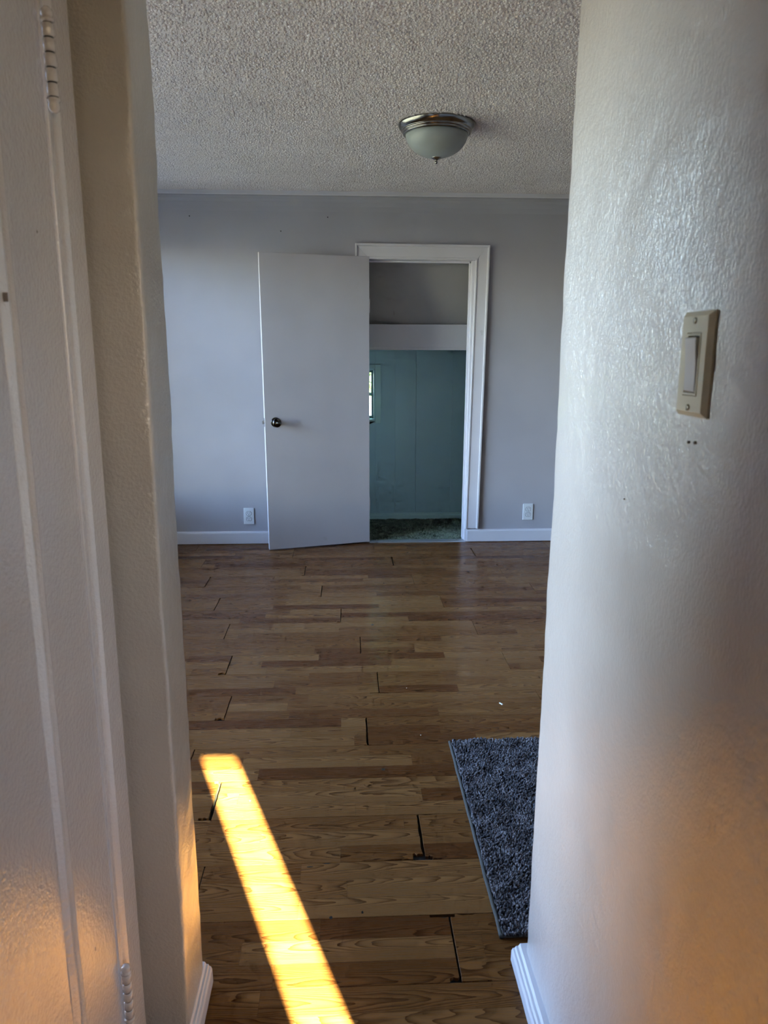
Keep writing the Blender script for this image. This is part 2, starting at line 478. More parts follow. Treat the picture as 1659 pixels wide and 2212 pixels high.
for k in range(-15, 18):
    y0, y1 = S0+P*k, S0+P*(k+1)
    if y1 > 1.36: xmin, xmax = XL, XRm
    elif y1 > .36: xmin, xmax = XH_L-.02, XH_R+.02
    else: xmin, xmax = XH_L-.02, 2.0
    if k == -2: xmin, xmax = -.42, .40
    j0 = joint.get(k, random.uniform(-.6, .6)); g = gapw.get(k, .0022)
    n0 = int(math.floor((xmin-j0)/PL)); n1 = int(math.ceil((xmax-j0)/PL))
    for n in range(n0, n1):
        xa, xb = j0+n*PL, j0+(n+1)*PL
        known_b, known_a = (n == -1), (n == 0)
        bite = []
        if k in chips:
            for (sd_, e, p, q, dp) in chips[k]:
                if sd_ == 'L' and known_b: bite.append((e, xb-g/2+p, xb-g/2+q, dp))
                if sd_ == 'R' and known_a: bite.append((e, xa+g/2+p, xa+g/2+q, dp))
        rr = rough_rows.get(k, 0)
        plank(k, xa+(g/2 if known_a else .0007), xb-(g/2 if known_b else .0007), xmin, xmax,
              rough_b=rr if known_b else 0, rough_a=rr*.4 if known_a else 0, bite=bite)

def gouge(x, y, rx, ry):
    n = 9
    ring = [(x+rx*math.cos(i*2*math.pi/n)*random.uniform(.7, 1.1), y+ry*math.sin(i*2*math.pi/n)*random.uniform(.7, 1.1)) for i in range(n)]
    V = [(a, b, .0001) for a, b in ring]+[(a, b, .0006) for a, b in ring]
    Fc = [tuple(range(n, 2*n))]+[(i, (i+1) % n, n+(i+1) % n, n+i) for i in range(n)]
    o = mk('gouge', V, Fc, M_BLACK, floor); o['label'] = 'small black gouge'
for g in ((.122, 3.52, .009, .010), (.112, 2.206, .008, .0065), (.742, 4.41, .012, .012), (-.046, 1.56, .0045, .006), (.39, 2.38, .01, .002),
          (-.105, 1.745, .009, .002), (-.06, 1.756, .012, .0016), (.33, 1.975, .01, .0014), (.03, 1.575, .003, .004)):
    gouge(*g)

# ------------------------------------------------------------------ setting: walls
def wall(name, prof, label, mat, amp=0, nseg=1, z1=CZ, z0=-.02, **k):
    o = prism_z(name, prof, z0, z1, mat, nseg=nseg, amp=amp, **k)
    return tag(o, label, 'wall', kind='structure')

def rounded(x0, x1, y0, y1, r, corners, n=6, dense=0.0):
    """plan rectangle with some rounded corners; corners subset of 'sw','se','ne','nw'"""
    out = []
    for nm, cx, cy, a0 in (('sw', x0, y0, 180), ('se', x1, y0, 270), ('ne', x1, y1, 0), ('nw', x0, y1, 90)):
        if nm in corners:
            sx = 1 if nm in ('sw', 'nw') else -1; sy = 1 if nm in ('sw', 'se') else -1
            for i in range(n+1):
                a = math.radians(a0+90*i/n)
                out.append((cx+sx*r+r*math.cos(a), cy+sy*r+r*math.sin(a)))
        else: out.append((cx, cy))
    if dense:
        o2 = []
        for i, p in enumerate(out):
            q = out[(i+1) % len(out)]; L = math.hypot(q[0]-p[0], q[1]-p[1]); m = max(1, min(40, int(L/dense)))
            for s in range(m): o2.append((p[0]+(q[0]-p[0])*s/m, p[1]+(q[1]-p[1])*s/m))
        out = o2
    return out

# right-hand hall wall with its soft plaster end, the return behind it and the wall beyond
wall('wall_right', rounded(XH_R, .51, .26, 1.392, .014, ('nw', 'sw'), dense=.03), 'cream semi-gloss plaster hall wall carrying the light switch',
     M_HALL, amp=.0026, nseg=110, smooth=True, lean=.0052)
wall('wall_right_return', [(.50, 1.27), (XRm+.1, 1.27), (XRm+.1, 1.39), (.50, 1.39)], 'grey bedroom partition running right from the hall opening', M_ROOM)
wall('wall_entry_right', [(.50, .262), (2.12, .262), (2.12, .38), (.50, .38)], 'entry wall behind the hall wall, coloured brown to cut bounce light', M_ENTRY)
# left-hand stub that narrows the opening
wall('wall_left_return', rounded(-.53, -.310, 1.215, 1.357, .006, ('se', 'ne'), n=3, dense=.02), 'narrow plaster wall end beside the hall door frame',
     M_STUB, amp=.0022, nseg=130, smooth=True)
wall('wall_left_partition', [(XL-.1, 1.235), (-.52, 1.235), (-.52, 1.352), (XL-.1, 1.352)], 'grey bedroom partition running left from the hall opening', M_ROOM)
# left hall wall with a doorway
V, Fc = boxes([(-.53, XH_L, 1.125, 1.225, -.02, CZ), (-.53, XH_L, YB-.1, .35, -.02, CZ), (-.53, XH_L, .35, 1.125, 1.985, CZ)])
tag(mk('wall_left', V, Fc, M_HALL), 'cream hall wall around the panelled door on the left', 'wall', kind='structure')
box_cl = boxes([(-1.3, -.53, 1.235, 1.24, -.02, CZ)])
# entry space behind the viewer: tall narrow side window to the sun
DX0, DX1, DBOT, DTOP = .822, .968, 1.12, 1.952
V, Fc = boxes([(-.53, DX0, YB-.1, YB, -.02, CZ), (DX1, 2.12, YB-.1, YB, -.02, CZ), (DX0, DX1, YB-.1, YB, DTOP, CZ), (DX0, DX1, YB-.1, YB, -.02, DBOT)])
tag(mk('wall_back', V, Fc, M_ENTRY), 'entry wall, coloured brown to cut bounce light, with a narrow open window slot behind the viewer', 'wall', kind='structure')
wall('wall_entry_side', [(2.0, YB-.1), (2.12, YB-.1), (2.12, .3), (2.0, .3)], 'side wall of the entry, coloured brown to cut bounce light', M_ENTRY)
# bedroom: left wall with its window, right wall
WY0, WY1, WZ0, WZ1 = 1.55, 5.00, .34, 2.05
V, Fc = boxes([(XL-.14, XL, 1.24, WY0, -.02, CZ), (XL-.14, XL, WY1, D+.1, -.02, CZ), (XL-.14, XL, WY0, WY1, -.02, WZ0), (XL-.14, XL, WY0, WY1, WZ1, CZ)])
tag(mk('wall_bedroom_left', V, Fc, M_ROOM), 'grey bedroom wall with the large window', 'wall', kind='structure')
wall('wall_bedroom_right', [(XRm, 1.3), (XRm+.12, 1.3), (XRm+.12, D+.1), (XRm, D+.1)], 'bedroom wall on the right, coloured taupe to cut bounce light', M_TAUPE)
# far wall around the closet doorway
OX0, OX1, OTOP = .146, .860, 1.932
FW = .125
V, Fc = boxes([(XL-.1, OX0, D, D+FW, -.02, CZ), (OX1, XRm+.1, D, D+FW, -.02, CZ), (OX0, OX1, D, D+FW, OTOP, CZ)])
tag(mk('wall_far', V, Fc, M_ROOM), 'blue-grey far bedroom wall with the closet doorway', 'wall', kind='structure')
# ceiling
ceil = box('ceiling', XL-.2, XRm+.2, YB-.2, D+.12, CZ, CZ+.12, M_CEIL)
tag(ceil, 'white popcorn-textured ceiling', 'ceiling', kind='structure')

def popcorn(x0, x1, y0, y1, step):
    nx, ny = int((x1-x0)/step), int((y1-y0)/step)
    gx, gy = np.meshgrid(np.arange(nx), np.arange(ny)); n = nx*ny
    cx = x0+(gx.ravel()+.5+rng.uniform(-.55, .55, n))*step; cy = y0+(gy.ravel()+.5+rng.uniform(-.55, .55, n))*step
    keep = ((cx-.415)**2+(cy-3.62)**2) > .176**2
    cx, cy = cx[keep], cy[keep]; n = len(cx)
    r = step*rng.uniform(.32, .78, n); h = r*rng.uniform(.55, 1.15, n)
    m = 5; ang = rng.uniform(0, 6.28, n)
    V = np.zeros((n, m+1, 3), np.float32)
    for i in range(m):
        rr = r*rng.uniform(.75, 1.25, n)
        V[:, i, 0] = cx+rr*np.cos(ang+i*2*math.pi/m); V[:, i, 1] = cy+rr*np.sin(ang+i*2*math.pi/m); V[:, i, 2] = CZ+.0004
    V[:, m, 0] = cx+r*rng.uniform(-.25, .25, n); V[:, m, 1] = cy+r*rng.uniform(-.25, .25, n); V[:, m, 2] = CZ-h
    tri = np.array([[(i+1) % m, i, m] for i in range(m)])
    T = (np.arange(n)[:, None, None]*(m+1)+tri[None]).reshape(-1, 3)
    return fastmesh('popcorn_texture', V.reshape(-1, 3), T, M_CEIL, ceil)

def fastmesh(name, V, T, mat, parent):
    me = bpy.data.meshes.new(name)
    me.vertices.add(len(V)); me.vertices.foreach_set('co', np.ascontiguousarray(V, np.float32).ravel())
    me.loops.add(T.size); me.loops.foreach_set('vertex_index', np.ascontiguousarray(T, np.int32).ravel())
    me.polygons.add(len(T)); me.polygons.foreach_set('loop_start', np.arange(0, T.size, T.shape[1], dtype=np.int32))
    me.polygons.foreach_set('use_smooth', np.ones(len(T), bool))
    me.update(); me.validate(); me.materials.append(mat)
    o = bpy.data.objects.new(name, me); COL.objects.link(o)
    if parent:
        o.parent = parent; o.location = -WL[parent.name]; WL[o.name] = Vector((0, 0, 0))
    o['kind'] = 'stuff'
    return o
popcorn(-1.55, 1.95, 1.42, D-.062, .0105)

# ceiling edge strip over the far wall: narrow lip with a cove under it
prof = [(D, CZ), (D-.050, CZ), (D-.050, CZ-.024), (D-.034, CZ-.030), (D-.020, CZ-.042), (D-.010, CZ-.060), (D-.004, CZ-.084), (D, CZ-.115)]
t = prism_x('trim_1', prof, XL, XRm, M_ROOM); tag(t, 'painted plaster strip along the top of the far wall', 'trim', kind='structure')
prism_x('lip', [(D-.049, CZ), (D-.058, CZ), (D-.059, CZ-.021), (D-.056, CZ-.025), (D-.049, CZ-.025)], XL, XRm, M_WHITE, t)

# ------------------------------------------------------------------ baseboards
def baseboard_x(name, x0, x1, label):
    pr = [(D, 0.002), (D-.020, .004), (D-.020, .078), (D-.018, .084), (D-.012, .089), (D, .090)]
    return tag(prism_x(name, pr, x0, x1, M_WHITE), label, 'baseboard', kind='structure')
baseboard_x('baseboard_far_left', XL, .062, 'white baseboard under the far wall left of the open door')
baseboard_x('baseboard_far_right', .852, XRm, 'white baseboard under the far wall right of the closet doorway')
# moulded hall baseboards beside the opening
pr = [(-.318, .003), (-.296, .003), (-.2935, .014), (-.294, .046), (-.2965, .052), (-.300, .0535), (-.302, .058), (-.306, .0585), (-.309, .064), (-.318, .066)]
tag(prism_y('baseboard_left', pr, 1.200, 1.372, M_WHITE, nseg=30, wob=.0009), 'chipped white moulded baseboard on the narrow wall end', 'baseboard', kind='structure')
pr = [(.400, .003), (.359, .003), (.3555, .012), (.356, .036), (.359, .042), (.363, .0425), (.366, .047), (.371, .0475), (.375, .053), (.400, .054)]
tag(prism_y('baseboard_right', pr, .30, 1.402, M_WHITE, nseg=120, wob=.0006, seed=7), 'white moulded baseboard along the hall wall under the switch', 'baseboard', kind='structure')

# ------------------------------------------------------------------ left hall door (closed, panelled) with hinges and frame
LX = -.392                                   # face of the leaf
door2 = empty('door_2', (LX-.018, .70, 0))
tag(door2, 'cream panelled hall door with painted-over hinges', 'door', kind='structure')
Ya, Yb = .395, 1.098; Z0, Z1 = .012, 1.972
ST = .150; TR = .135
def stile(nm, y0, y1, z0, z1):
    return box(nm, LX-.036, LX, y0, y1, z0, z1, M_CREAM, door2, bevel=.003)
stile('stile', Yb-ST, Yb, Z0, Z1); stile('stile', Ya, Ya+ST, Z0, Z1)
stile('rail', Ya+ST, Yb-ST, Z1-TR, Z1); stile('rail', Ya+ST, Yb-ST, Z0, Z0+.2)
box('panel', LX-.030, LX-.007, Ya+ST-.01, Yb-ST+.01, Z0+.19, Z1-TR+.01, M_CREAM, door2)
def bead_z(y, s, z0, z1):
    # stepped panel moulding: quirk, bead, slope down to the panel
    pr = [(LX-.009, y), (LX-.002, y), (LX+.002, y+s*.003), (LX+.003, y+s*.007), (LX+.000, y+s*.011), (LX-.002, y+s*.013), (LX-.001, y+s*.017), (LX-.003, y+s*.022), (LX-.0065, y+s*.029), (LX-.009, y+s*.030)]
    return prism_z('panel_moulding', pr, z0, z1, M_CREAM, door2, nseg=90, amp=.0007, freq=14)
bead_z(Yb-ST+.001, -1, Z0+.2, Z1-TR); bead_z(Ya+ST-.001, 1, Z0+.2, Z1-TR)
def bead_y(z, s):
    pr = [(LX-.009, z), (LX-.002, z), (LX+.002, z+s*.003), (LX+.003, z+s*.007), (LX, z+s*.011), (LX-.002, z+s*.013), (LX-.001, z+s*.017), (LX-.003, z+s*.022), (LX-.009, z+s*.030)]
    return prism_y('panel_moulding', pr, Ya+ST, Yb-ST, M_CREAM, door2)
bead_y(Z1-TR, -1); bead_y(Z0+.2, 1)
def hinge(zc):
    HX, HY, HR = LX+.0105, 1.1015, .0076
    hp = []
    n = 5; L = .089; z = zc-L/2
    leafp = box('hinge', LX-.003, LX+.0003, 1.080, 1.097, zc-L/2, zc+L/2, M_CREAM, door2, bevel=.0008)
    for i in range(n):
        z0, z1 = z+i*L/n+.0005, z+(i+1)*L/n-.0005
        w = HR*(1+.03*((i*7) % 3-1))
        lathe('knuckle', [(w*.7, z0), (w, z0+.0014), (w, z1-.0014), (w*.7, z1)], (HX, HY, 0), M_CREAM, leafp, seg=20)
    lathe('pin', [(.0060, zc-L/2-.002), (.0060, zc+L/2+.002)], (HX, HY, 0), M_BLACK, leafp, seg=14)
    for s, zz in ((1, zc+L/2), (-1, zc-L/2)):
        pts = [(.0060, 0), (.0086, .0014), (.0088, .004), (.0066, .0058), (.0074, .0085), (.0078, .0115), (.0066, .0155), (.0036, .0182), (.0001, .019)]
        lathe('pin_cap', [(r, s*h) for r, h in pts], (HX, HY, zz), M_CREAM, leafp, seg=20)
    return leafp
hinge(1.703); hinge(.252)
# frame: jamb, stepped edge and flat casing
fr = empty('trim_2', (-.41, 1.14, 0)); tag(fr, 'cream casing around the panelled hall door', 'door frame', kind='structure')
box('jamb', -.53, LX+.001, 1.104, 1.13, 0, 1.985, M_CREAM, fr, bevel=.002)
box('jamb', -.53, LX+.001, .35, .391, 0, 1.985, M_CREAM, fr, bevel=.002)
box('head_jamb', -.53, LX+.001, .35, 1.13, 1.976, 1.998, M_CREAM, fr)
pr = [(-.404, 1.117), (-.391, 1.117), (-.388, 1.120), (-.3905, 1.1235), (-.388, 1.127), (-.385, 1.132), (-.384, 1.192), (-.3875, 1.1965), (-.404, 1.197)]
prism_z('casing', pr, 0, 2.06, M_CREAM, fr, nseg=80, amp=.0004, freq=10)
pr = [(-.404, .29), (-.386, .29), (-.384, .293), (-.384, .355), (-.388, .37), (-.404, .372)]
prism_z('casing', pr, 0, 2.06, M_CREAM, fr)
box('head_casing', -.404, -.384, .372, 1.12, 1.99, 2.06, M_CREAM, fr, bevel=.002)

# ------------------------------------------------------------------ closet doorway frame (trim_3), slightly out of plumb
fr3 = empty('trim_3', (.51, D, 0)); tag(fr3, 'white moulded casing around the closet doorway', 'door frame', kind='structure')
def slab(name, quad, y0, y1, mat, parent, bev=.002, local=False):
    """quad of (x, z) corners, given thickness from y0 to y1"""
    V = [(x, y0, z) for x, z in quad]+[(x, y1, z) for x, z in quad]
    Fc = [(0, 1, 2, 3), (7, 6, 5, 4)]+[(i, (i+1) % 4, 4+(i+1) % 4, 4+i) for i in range(4)]
    o = mk(name, V, Fc, mat, parent, local=local)
    if bev: bevel_mesh(o.data, bev, 2)
    return o
# right leg: flat board, outer back band, inner bead
slab('casing', [(.868, 1.922), (.947, 2.000), (.921, .098), (.842, .098)], D-.016, D, M_WHITE, fr3)
slab('back_band', [(.940, 1.998), (.954, 2.010), (.929, .096), (.915, .096)], D-.026, D, M_WHITE, fr3, .003)
slab('inner_bead', [(.862, 1.916), (.874, 1.926), (.849, .094), (.837, .094)], D-.020, D, M_WHITE, fr3, .003)
# head
slab('head_casing', [(.080, 1.998), (.947, 1.994), (.868, 1.922), (.152, 1.926)], D-.016, D, M_WHITE, fr3)
slab('back_band', [(.068, 2.014), (.954, 2.008), (.945, 1.992), (.076, 1.998)], D-.026, D, M_WHITE, fr3, .003)
slab('inner_bead', [(.148, 1.932), (.872, 1.927), (.864, 1.915), (.152, 1.920)], D-.020, D, M_WHITE, fr3, .003)
# left leg (mostly behind the open leaf)
slab('casing', [(.080, 1.998), (.152, 1.926), (.158, .098), (.084, .098)], D-.016, D, M_WHITE, fr3)
slab('back_band', [(.067, 2.012), (.082, 1.998), (.086, .096), (.071, .096)], D-.026, D, M_WHITE, fr3, .003)
# jambs reach through the wall
slab('jamb', [(.842, 1.932), (.864, 1.932), (.860, .0), (.834, .0)], D-.006, D+FW+.01, M_WHITE, fr3, .001)
slab('jamb', [(.140, 1.932), (.158, 1.932), (.160, .0), (.142, .0)], D-.004, D+FW+.01, M_WHITE, fr3, .001)
slab('head_jamb', [(.15, 1.940), (.862, 1.936), (.862, 1.912), (.15, 1.916)], D-.006, D+FW+.01, M_WHITE, fr3, .001)
slab('door_stop', [(.831, 1.915), (.843, 1.915), (.836, .0), (.824, .0)], D+.045, D+.08, M_WHITE, fr3, .001)
slab('door_stop', [(.155, 1.914), (.845, 1.912), (.845, 1.901), (.155, 1.903)], D+.045, D+.08, M_WHITE, fr3, .001)
sp = slab('strike_plate', [(.8385, .895), (.8415, .895), (.8415, .838), (.8385, .838)], D+.006, D+.034, M_STEEL, fr3, 0)
slab('strike_hole', [(.8380, .878), (.8400, .878), (.8400, .855), (.8380, .855)], D+.013, D+.026, M_BLACK, sp, 0)
th = prism_x('threshold_strip', [(D-.022, .0005), (D-.012, .006), (D+.01, .0085), (D+.035, .009), (D+.05, .0005)], .160, .842, M_ALU)
tag(th, 'thin metal threshold strip across the foot of the closet doorway', 'threshold')
for x in (.22, .5, .78):
    lathe('screw', [(.004, .0085), (.004, .0096), (.0001, .0100)], (x, D+.018, 0), M_SCREW, th, seg=10)

# ------------------------------------------------------------------ closet leaf, swung wide open
hx, hy = .160, D-.022
fx, fy = -.526, 4.952
ang = math.atan2(fy-hy, fx-hx); LW = math.hypot(fx-hx, fy-hy)
door1 = empty('door_1', (hx, hy, 0), ang)     # local x runs from hinge to free edge, local +y faces the viewer
tag(door1, 'flat white closet door standing wide open against the far wall', 'door', kind='structure')
V = []; Fc = []
v, f = boxvf(0, LW, -.034, 0.0, .010, 1.930)
# the foot drags lower at the free edge, the head leans out a little
v = [(x+(.012 if (x > .1 and z > 1) else 0), y, z+(-.004 if (x > .1 and z < 1) else .002 if (x > .1) else 0)) for x, y, z in v]
leaf = mk('leaf', v, f, M_DOOR, door1, local=True); bevel_mesh(leaf.data, .0025, 2)
kx, kz = LW-.066, .868
kn = lathe('knob', [(.0325, 0), (.0325, .003), (.030, .006), (.014, .008), (.0115, .014), (.0115, .026), (.018, .032), (.0255, .038), (.0295, .046), (.0295, .053), (.025, .060), (.015, .064), (.0001, .0655)],
           (kx, 0.0, kz), M_KNOB, door1, axis=(0, 1, 0), local=True, seg=36)
lathe('lock_button', [(.0055, .063), (.0055, .067), (.003, .0678), (.0001, .068)], (kx, 0, kz), M_STEEL, kn, axis=(0, 1, 0), local=True, seg=16)
lathe('knob', [(.0325, 0), (.0325, .004), (.012, .010), (.0115, .028), (.026, .038), (.0295, .050), (.024, .060), (.0001, .0655)],
      (kx, -.034, kz), M_KNOB, door1, axis=(0, -1, 0), local=True, seg=30)
lp = box('latch_plate', LW+.0045, LW+.0085, -.029, -.005, kz-.028, kz+.028, M_STEEL, door1, local=True, bevel=.0006)
v = [(LW+.008, -.023, kz-.011), (LW+.008, -.010, kz-.011), (LW+.008, -.010, kz+.011), (LW+.008, -.023, kz+.011),
     (LW+.011, -.023, kz-.011), (LW+.020, -.011, kz-.011), (LW+.020, -.011, kz+.011), (LW+.011, -.023, kz+.011)]
mk('latch_bolt', v, [(0,1,2,3),(4,5,6,7),(0,1,5,4),(1,2,6,5),(2,3,7,6),(3,0,4,7)], M_STEEL, lp, local=True)
for zc in (.28, 1.62):
    h1 = box('hinge', -.004, .001, -.032, -.002, zc-.045, zc+.045, M_WHITE, door1, local=True)
    lathe('knuckle', [(.0055, -.045), (.0055, .045)], (-.003, -.036, zc), M_WHITE, h1, local=True, seg=14)

# ------------------------------------------------------------------ closet beyond the doorway
CY0, CY1 = D+FW, 5.862
CX0, CX1 = -1.15, 1.55
V, Fc = boxes([(CX0-.1, CX0, CY0, CY1+.2, -.02, 2.3), (CX1, CX1+.1, CY0, CY1+.2, -.02, 2.3)])
tag(mk('wall_closet_side', V[:8], Fc[:6], M_CLOSET), 'plaster side wall of the closet left of the window', 'wall', kind='structure')
tag(mk('wall_closet_end', V[8:], [tuple(i-8 for i in q) for q in Fc[6:]], M_CLOSET), 'plaster side wall of the closet right of the teal panels', 'wall', kind='structure')
box('subfloor', CX0-.1, CX1+.1, CY0-.05, CY1+.2, -.1, -.001, M_DARK, floor)
# sloping ceiling
sl = mk('ceiling_closet', [(CX0-.1, CY0-.002, 2.16), (CX1+.1, CY0-.002, 2.16), (CX1+.1, 5.60, 1.512), (CX0-.1, 5.60, 1.512),
                           (CX0-.1, CY0-.002, 2.30), (CX1+.1, CY0-.002, 2.30), (CX1+.1, 6.1, 1.56), (CX0-.1, 6.1, 1.56)],
        [(0, 3, 2, 1), (4, 5, 6, 7), (0, 1, 5, 4), (1, 2, 6, 5), (2, 3, 7, 6), (3, 0, 4, 7)], M_CLOSET)
tag(sl, 'grey sloping plaster ceiling inside the closet', 'ceiling', kind='structure')
hb = box('trim_4', CX0, CX1, 5.548, 5.600, 1.334, 1.515, M_WHITE, bevel=.003); tag(hb, 'wide white board across the closet under the sloping ceiling', 'trim', kind='structure')
box('bead', CX0, CX1, 5.544, 5.552, 1.334, 1.352, M_WHITE, hb, bevel=.002)
# soffit between board and teal wall
box('soffit', CX0, CX1, 5.598, CY1+.03, 1.352, 1.372, M_CLOSET, hb)
# back wall: framing plus painted panels, with a window in it
wx0, wx1, wz0, wz1 = -.36, .226, .806, 1.192      # clear opening
V, Fc = boxes([(CX0, wx0, CY1+.008, CY1+.09, 0, 1.56), (wx1, CX1, CY1+.008, CY1+.09, 0, 1.56), (wx0, wx1, CY1+.008, CY1+.09, 0, wz0), (wx0, wx1, CY1+.008, CY1+.09, wz1, 1.56)])
wcb = tag(mk('wall_closet_back', V, Fc, M_TEAL), 'dark teal panelled wall at the back of the closet', 'wall', kind='structure')
def panel(poly):
    n = len(poly)
    V = [(x, CY1, z) for x, z in poly]+[(x, CY1+.0075, z) for x, z in poly]
    Fc = [tuple(range(n)), tuple(range(2*n-1, n-1, -1))]+[(i, (i+1) % n, n+(i+1) % n, n+i) for i in range(n)]
    return mk('panel', V, Fc, M_TEAL, wcb)
panel([(.5490, .05), (.8250, .05), (.8265, 1.36), (.5445, 1.36)])
panel([(.8258, .05), (CX1, .05), (CX1, 1.36), (.8273, 1.36)])
panel([(wx1+.002, .05), (.3820, .05), (.3825, 1.36), (wx1+.002, 1.36)])
panel([(.3828, .05), (.5440, .05), (.5425, 1.36), (.3833, 1.36)])
panel([(wx0, .05), (wx1, .05), (wx1, wz0-.002), (wx0, wz0-.002)])
panel([(wx0, wz1+.002), (wx1, wz1+.002), (wx1, 1.36), (wx0, 1.36)])
panel([(CX0, .05), (wx0-.002, .05), (wx0-.002, 1.36), (CX0, 1.36)])
pr = [(CY1+.01, .0), (CY1-.016, .0), (CY1-.016, .040), (CY1-.012, .046), (CY1-.006, .047), (CY1-.005, .056), (CY1+.01, .060)]
tag(prism_x('baseboard_closet', pr, CX0, CX1, M_TEALT), 'pale teal baseboard along the back of the closet', 'baseboard', kind='structure')
# window with casing, sash, panes, stool
w1 = empty('window_1', ((wx0+wx1)/2, CY1+.05, wz0)); tag(w1, 'small double-hung window in the teal closet wall', 'window', kind='structure')
def wb(n, *a, **k): return box(n, *a, M_TEALT, w1, **k)
wb('casing', wx1, wx1+.043, CY1-.014, CY1+.002, wz0-.028, wz1+.034, bevel=.003)
wb('casing', wx0-.043, wx0, CY1-.014, CY1+.002, wz0-.028, wz1+.034, bevel=.003)
wb('head_casing', wx0, wx1, CY1-.014, CY1+.002, wz1, wz1+.034, bevel=.003)
wb('reveal', wx1-.012, wx1, CY1+.0, CY1+.10, wz0, wz1, bevel=.001)
wb('reveal', wx0, wx0+.012, CY1+.0, CY1+.10, wz0, wz1, bevel=.001)
wb('head_reveal', wx0, wx1, CY1, CY1+.10, wz1-.012, wz1, bevel=.001)
wb('stool', wx0-.02, wx1-.004, CY1-.03, CY1+.10, wz0-.014, wz0+.004, bevel=.002)
M_SASH = paint('sash_green_paint', (.13, .22, .215), rough=.4, grain=80, gs=.1, gd=.0005)
wm = (wz0+wz1)/2-.004
for z0, z1, yy in ((wz0+.004, wm+.006, CY1+.050), (wm-.006, wz1-.012, CY1+.072)):
    sh = box('sash', wx1-.028, wx1-.012, yy, yy+.020, z0, z1, M_SASH, w1, bevel=.002)
    box('sash_stile', wx0+.012, wx0+.028, yy, yy+.020, z0, z1, M_SASH, sh, bevel=.002)
    box('sash_rail', wx0+.028, wx1-.028, yy, yy+.020, z0, z0+.020, M_SASH, sh, bevel=.002)
    box('sash_rail', wx0+.028, wx1-.028, yy, yy+.020, z1-.018, z1, M_SASH, sh, bevel=.002)
    box('pane', wx0+.026, wx1-.026, yy+.009, yy+.012, z0+.018, z1-.016, M_PANE, sh)
bk = mk('bracket', [(.12, CY1-.028, wz0-.016), (.222, CY1-.028, wz0-.016), (.12, CY1-.028, wz0-.068), (.12, CY1-.004, wz0-.016), (.222, CY1-.004, wz0-.016), (.12, CY1-.004, wz0-.068)],
        [(0, 1, 2), (5, 4, 3), (0, 1, 4, 3), (1, 2, 5, 4), (2, 0, 3, 5)], M_BLACK, w1); bk['label'] = 'dark wooden wedge under the stool'

# carpet
cp = box('closet_carpet', CX0, CX1, D+.045, CY1-.012, .0005, .006, M_CARPET, origin=(.5, 5.5, 0))
tag(cp, 'dark green pile carpet filling the closet floor', 'carpet')

def tufts(name, x0, x1, y0, y1, z0, step, hgt, rad, mat, parent, jag=.5, lean=.5, seed=3):
    rg = np.random.default_rng(seed)
    nx, ny = int((x1-x0)/step), int((y1-y0)/step)
    gx, gy = np.meshgrid(np.arange(nx), np.arange(ny)); n = nx*ny
    cx = x0+(gx.ravel()+.5+rg.uniform(-jag, jag, n))*step; cy = y0+(gy.ravel()+.5+rg.uniform(-jag, jag, n))*step
    # clumping: neighbouring yarns lean alike
    ph = np.sin(cx*61+1.3*np.sin(cy*47))+np.cos(cy*73+1.7*np.sin(cx*39)); ph2 = np.sin(cx*53+cy*67)
    hh = hgt*(rg.uniform(.7, 1.2, n)+.14*ph)
    lx = (rg.normal(0, lean, n)+.35*ph)*rad*1.6; ly = (rg.normal(0, lean, n)+.35*ph2)*rad*1.6
    m = 5; ang = rg.uniform(0, 6.28, n); V = np.zeros((n, 2*m+1, 3), np.float32); rr = rad*rg.uniform(.75, 1.25, n)
    for i in range(m):
        a = ang+i*2*math.pi/m
        V[:, i, 0] = cx+rr*.6*np.cos(a); V[:, i, 1] = cy+rr*.6*np.sin(a); V[:, i, 2] = z0
        a2 = a+.6
        V[:, m+i, 0] = cx+lx*.6+rr*np.cos(a2); V[:, m+i, 1] = cy+ly*.6+rr*np.sin(a2); V[:, m+i, 2] = z0+hh*.72
    V[:, 2*m, 0] = cx+lx; V[:, 2*m, 1] = cy+ly; V[:, 2*m, 2] = z0+hh
    tri = []
    for i in range(m):
        j = (i+1) % m
        tri += [[i, j, m+j], [i, m+j, m+i], [m+i, m+j, 2*m]]
    tri = np.array(tri)
    T = (np.arange(n)[:, None, None]*(2*m+1)+tri[None]).reshape(-1, 3)
    return fastmesh(name, V.reshape(-1, 3), T, mat, parent)
tufts('pile', .10, .90, D+.050, CY1-.016, .004, .0062, .010, .0034, M_CARPET, cp, seed=5)

# ------------------------------------------------------------------ rug
RX0, RX1, RY0, RY1 = .350, .960, 1.474, 2.360
rug = empty('rug', ((RX0+RX1)/2, (RY0+RY1)/2, 0)); tag(rug, 'dark grey shaggy rug lying on the laminate behind the hall wall', 'rug')
box('backing', RX0+.004, RX1-.004, RY0+.002, RY1-.002, .0006, .007, M_BIND, rug, bevel=.002)
def tube_y(name, x, r, y0, y1, n, mat, parent):
    V = []; Fc = []; m = 10
    for s in range(n+1):
        y = y0+(y1-y0)*s/n
        wx = .0016*noise.noise(Vector((y*14, 0, 0))); wr = r*(1+.14*noise.noise(Vector((y*90, 3, 0))))
        for i in range(m):
            a = 2*math.pi*i/m; V.append((x+wx+wr*math.cos(a), y, r*1.05+.0004+wr*math.sin(a)))
    Fc = [tuple(range(m)), tuple(range((n+1)*m-1, n*m-1, -1))]
    for s in range(n): Fc += [(s*m+i, s*m+(i+1) % m, (s+1)*m+(i+1) % m, (s+1)*m+i) for i in range(m)]
    return mk(name, V, Fc, mat, parent, smooth=True)
tube_y('binding', RX0, .0052, RY0, RY1, 150, M_BIND, rug)['label'] = 'olive grey bound edge'
tube_y('binding', RX1, .0052, RY0, RY1, 60, M_BIND, rug)
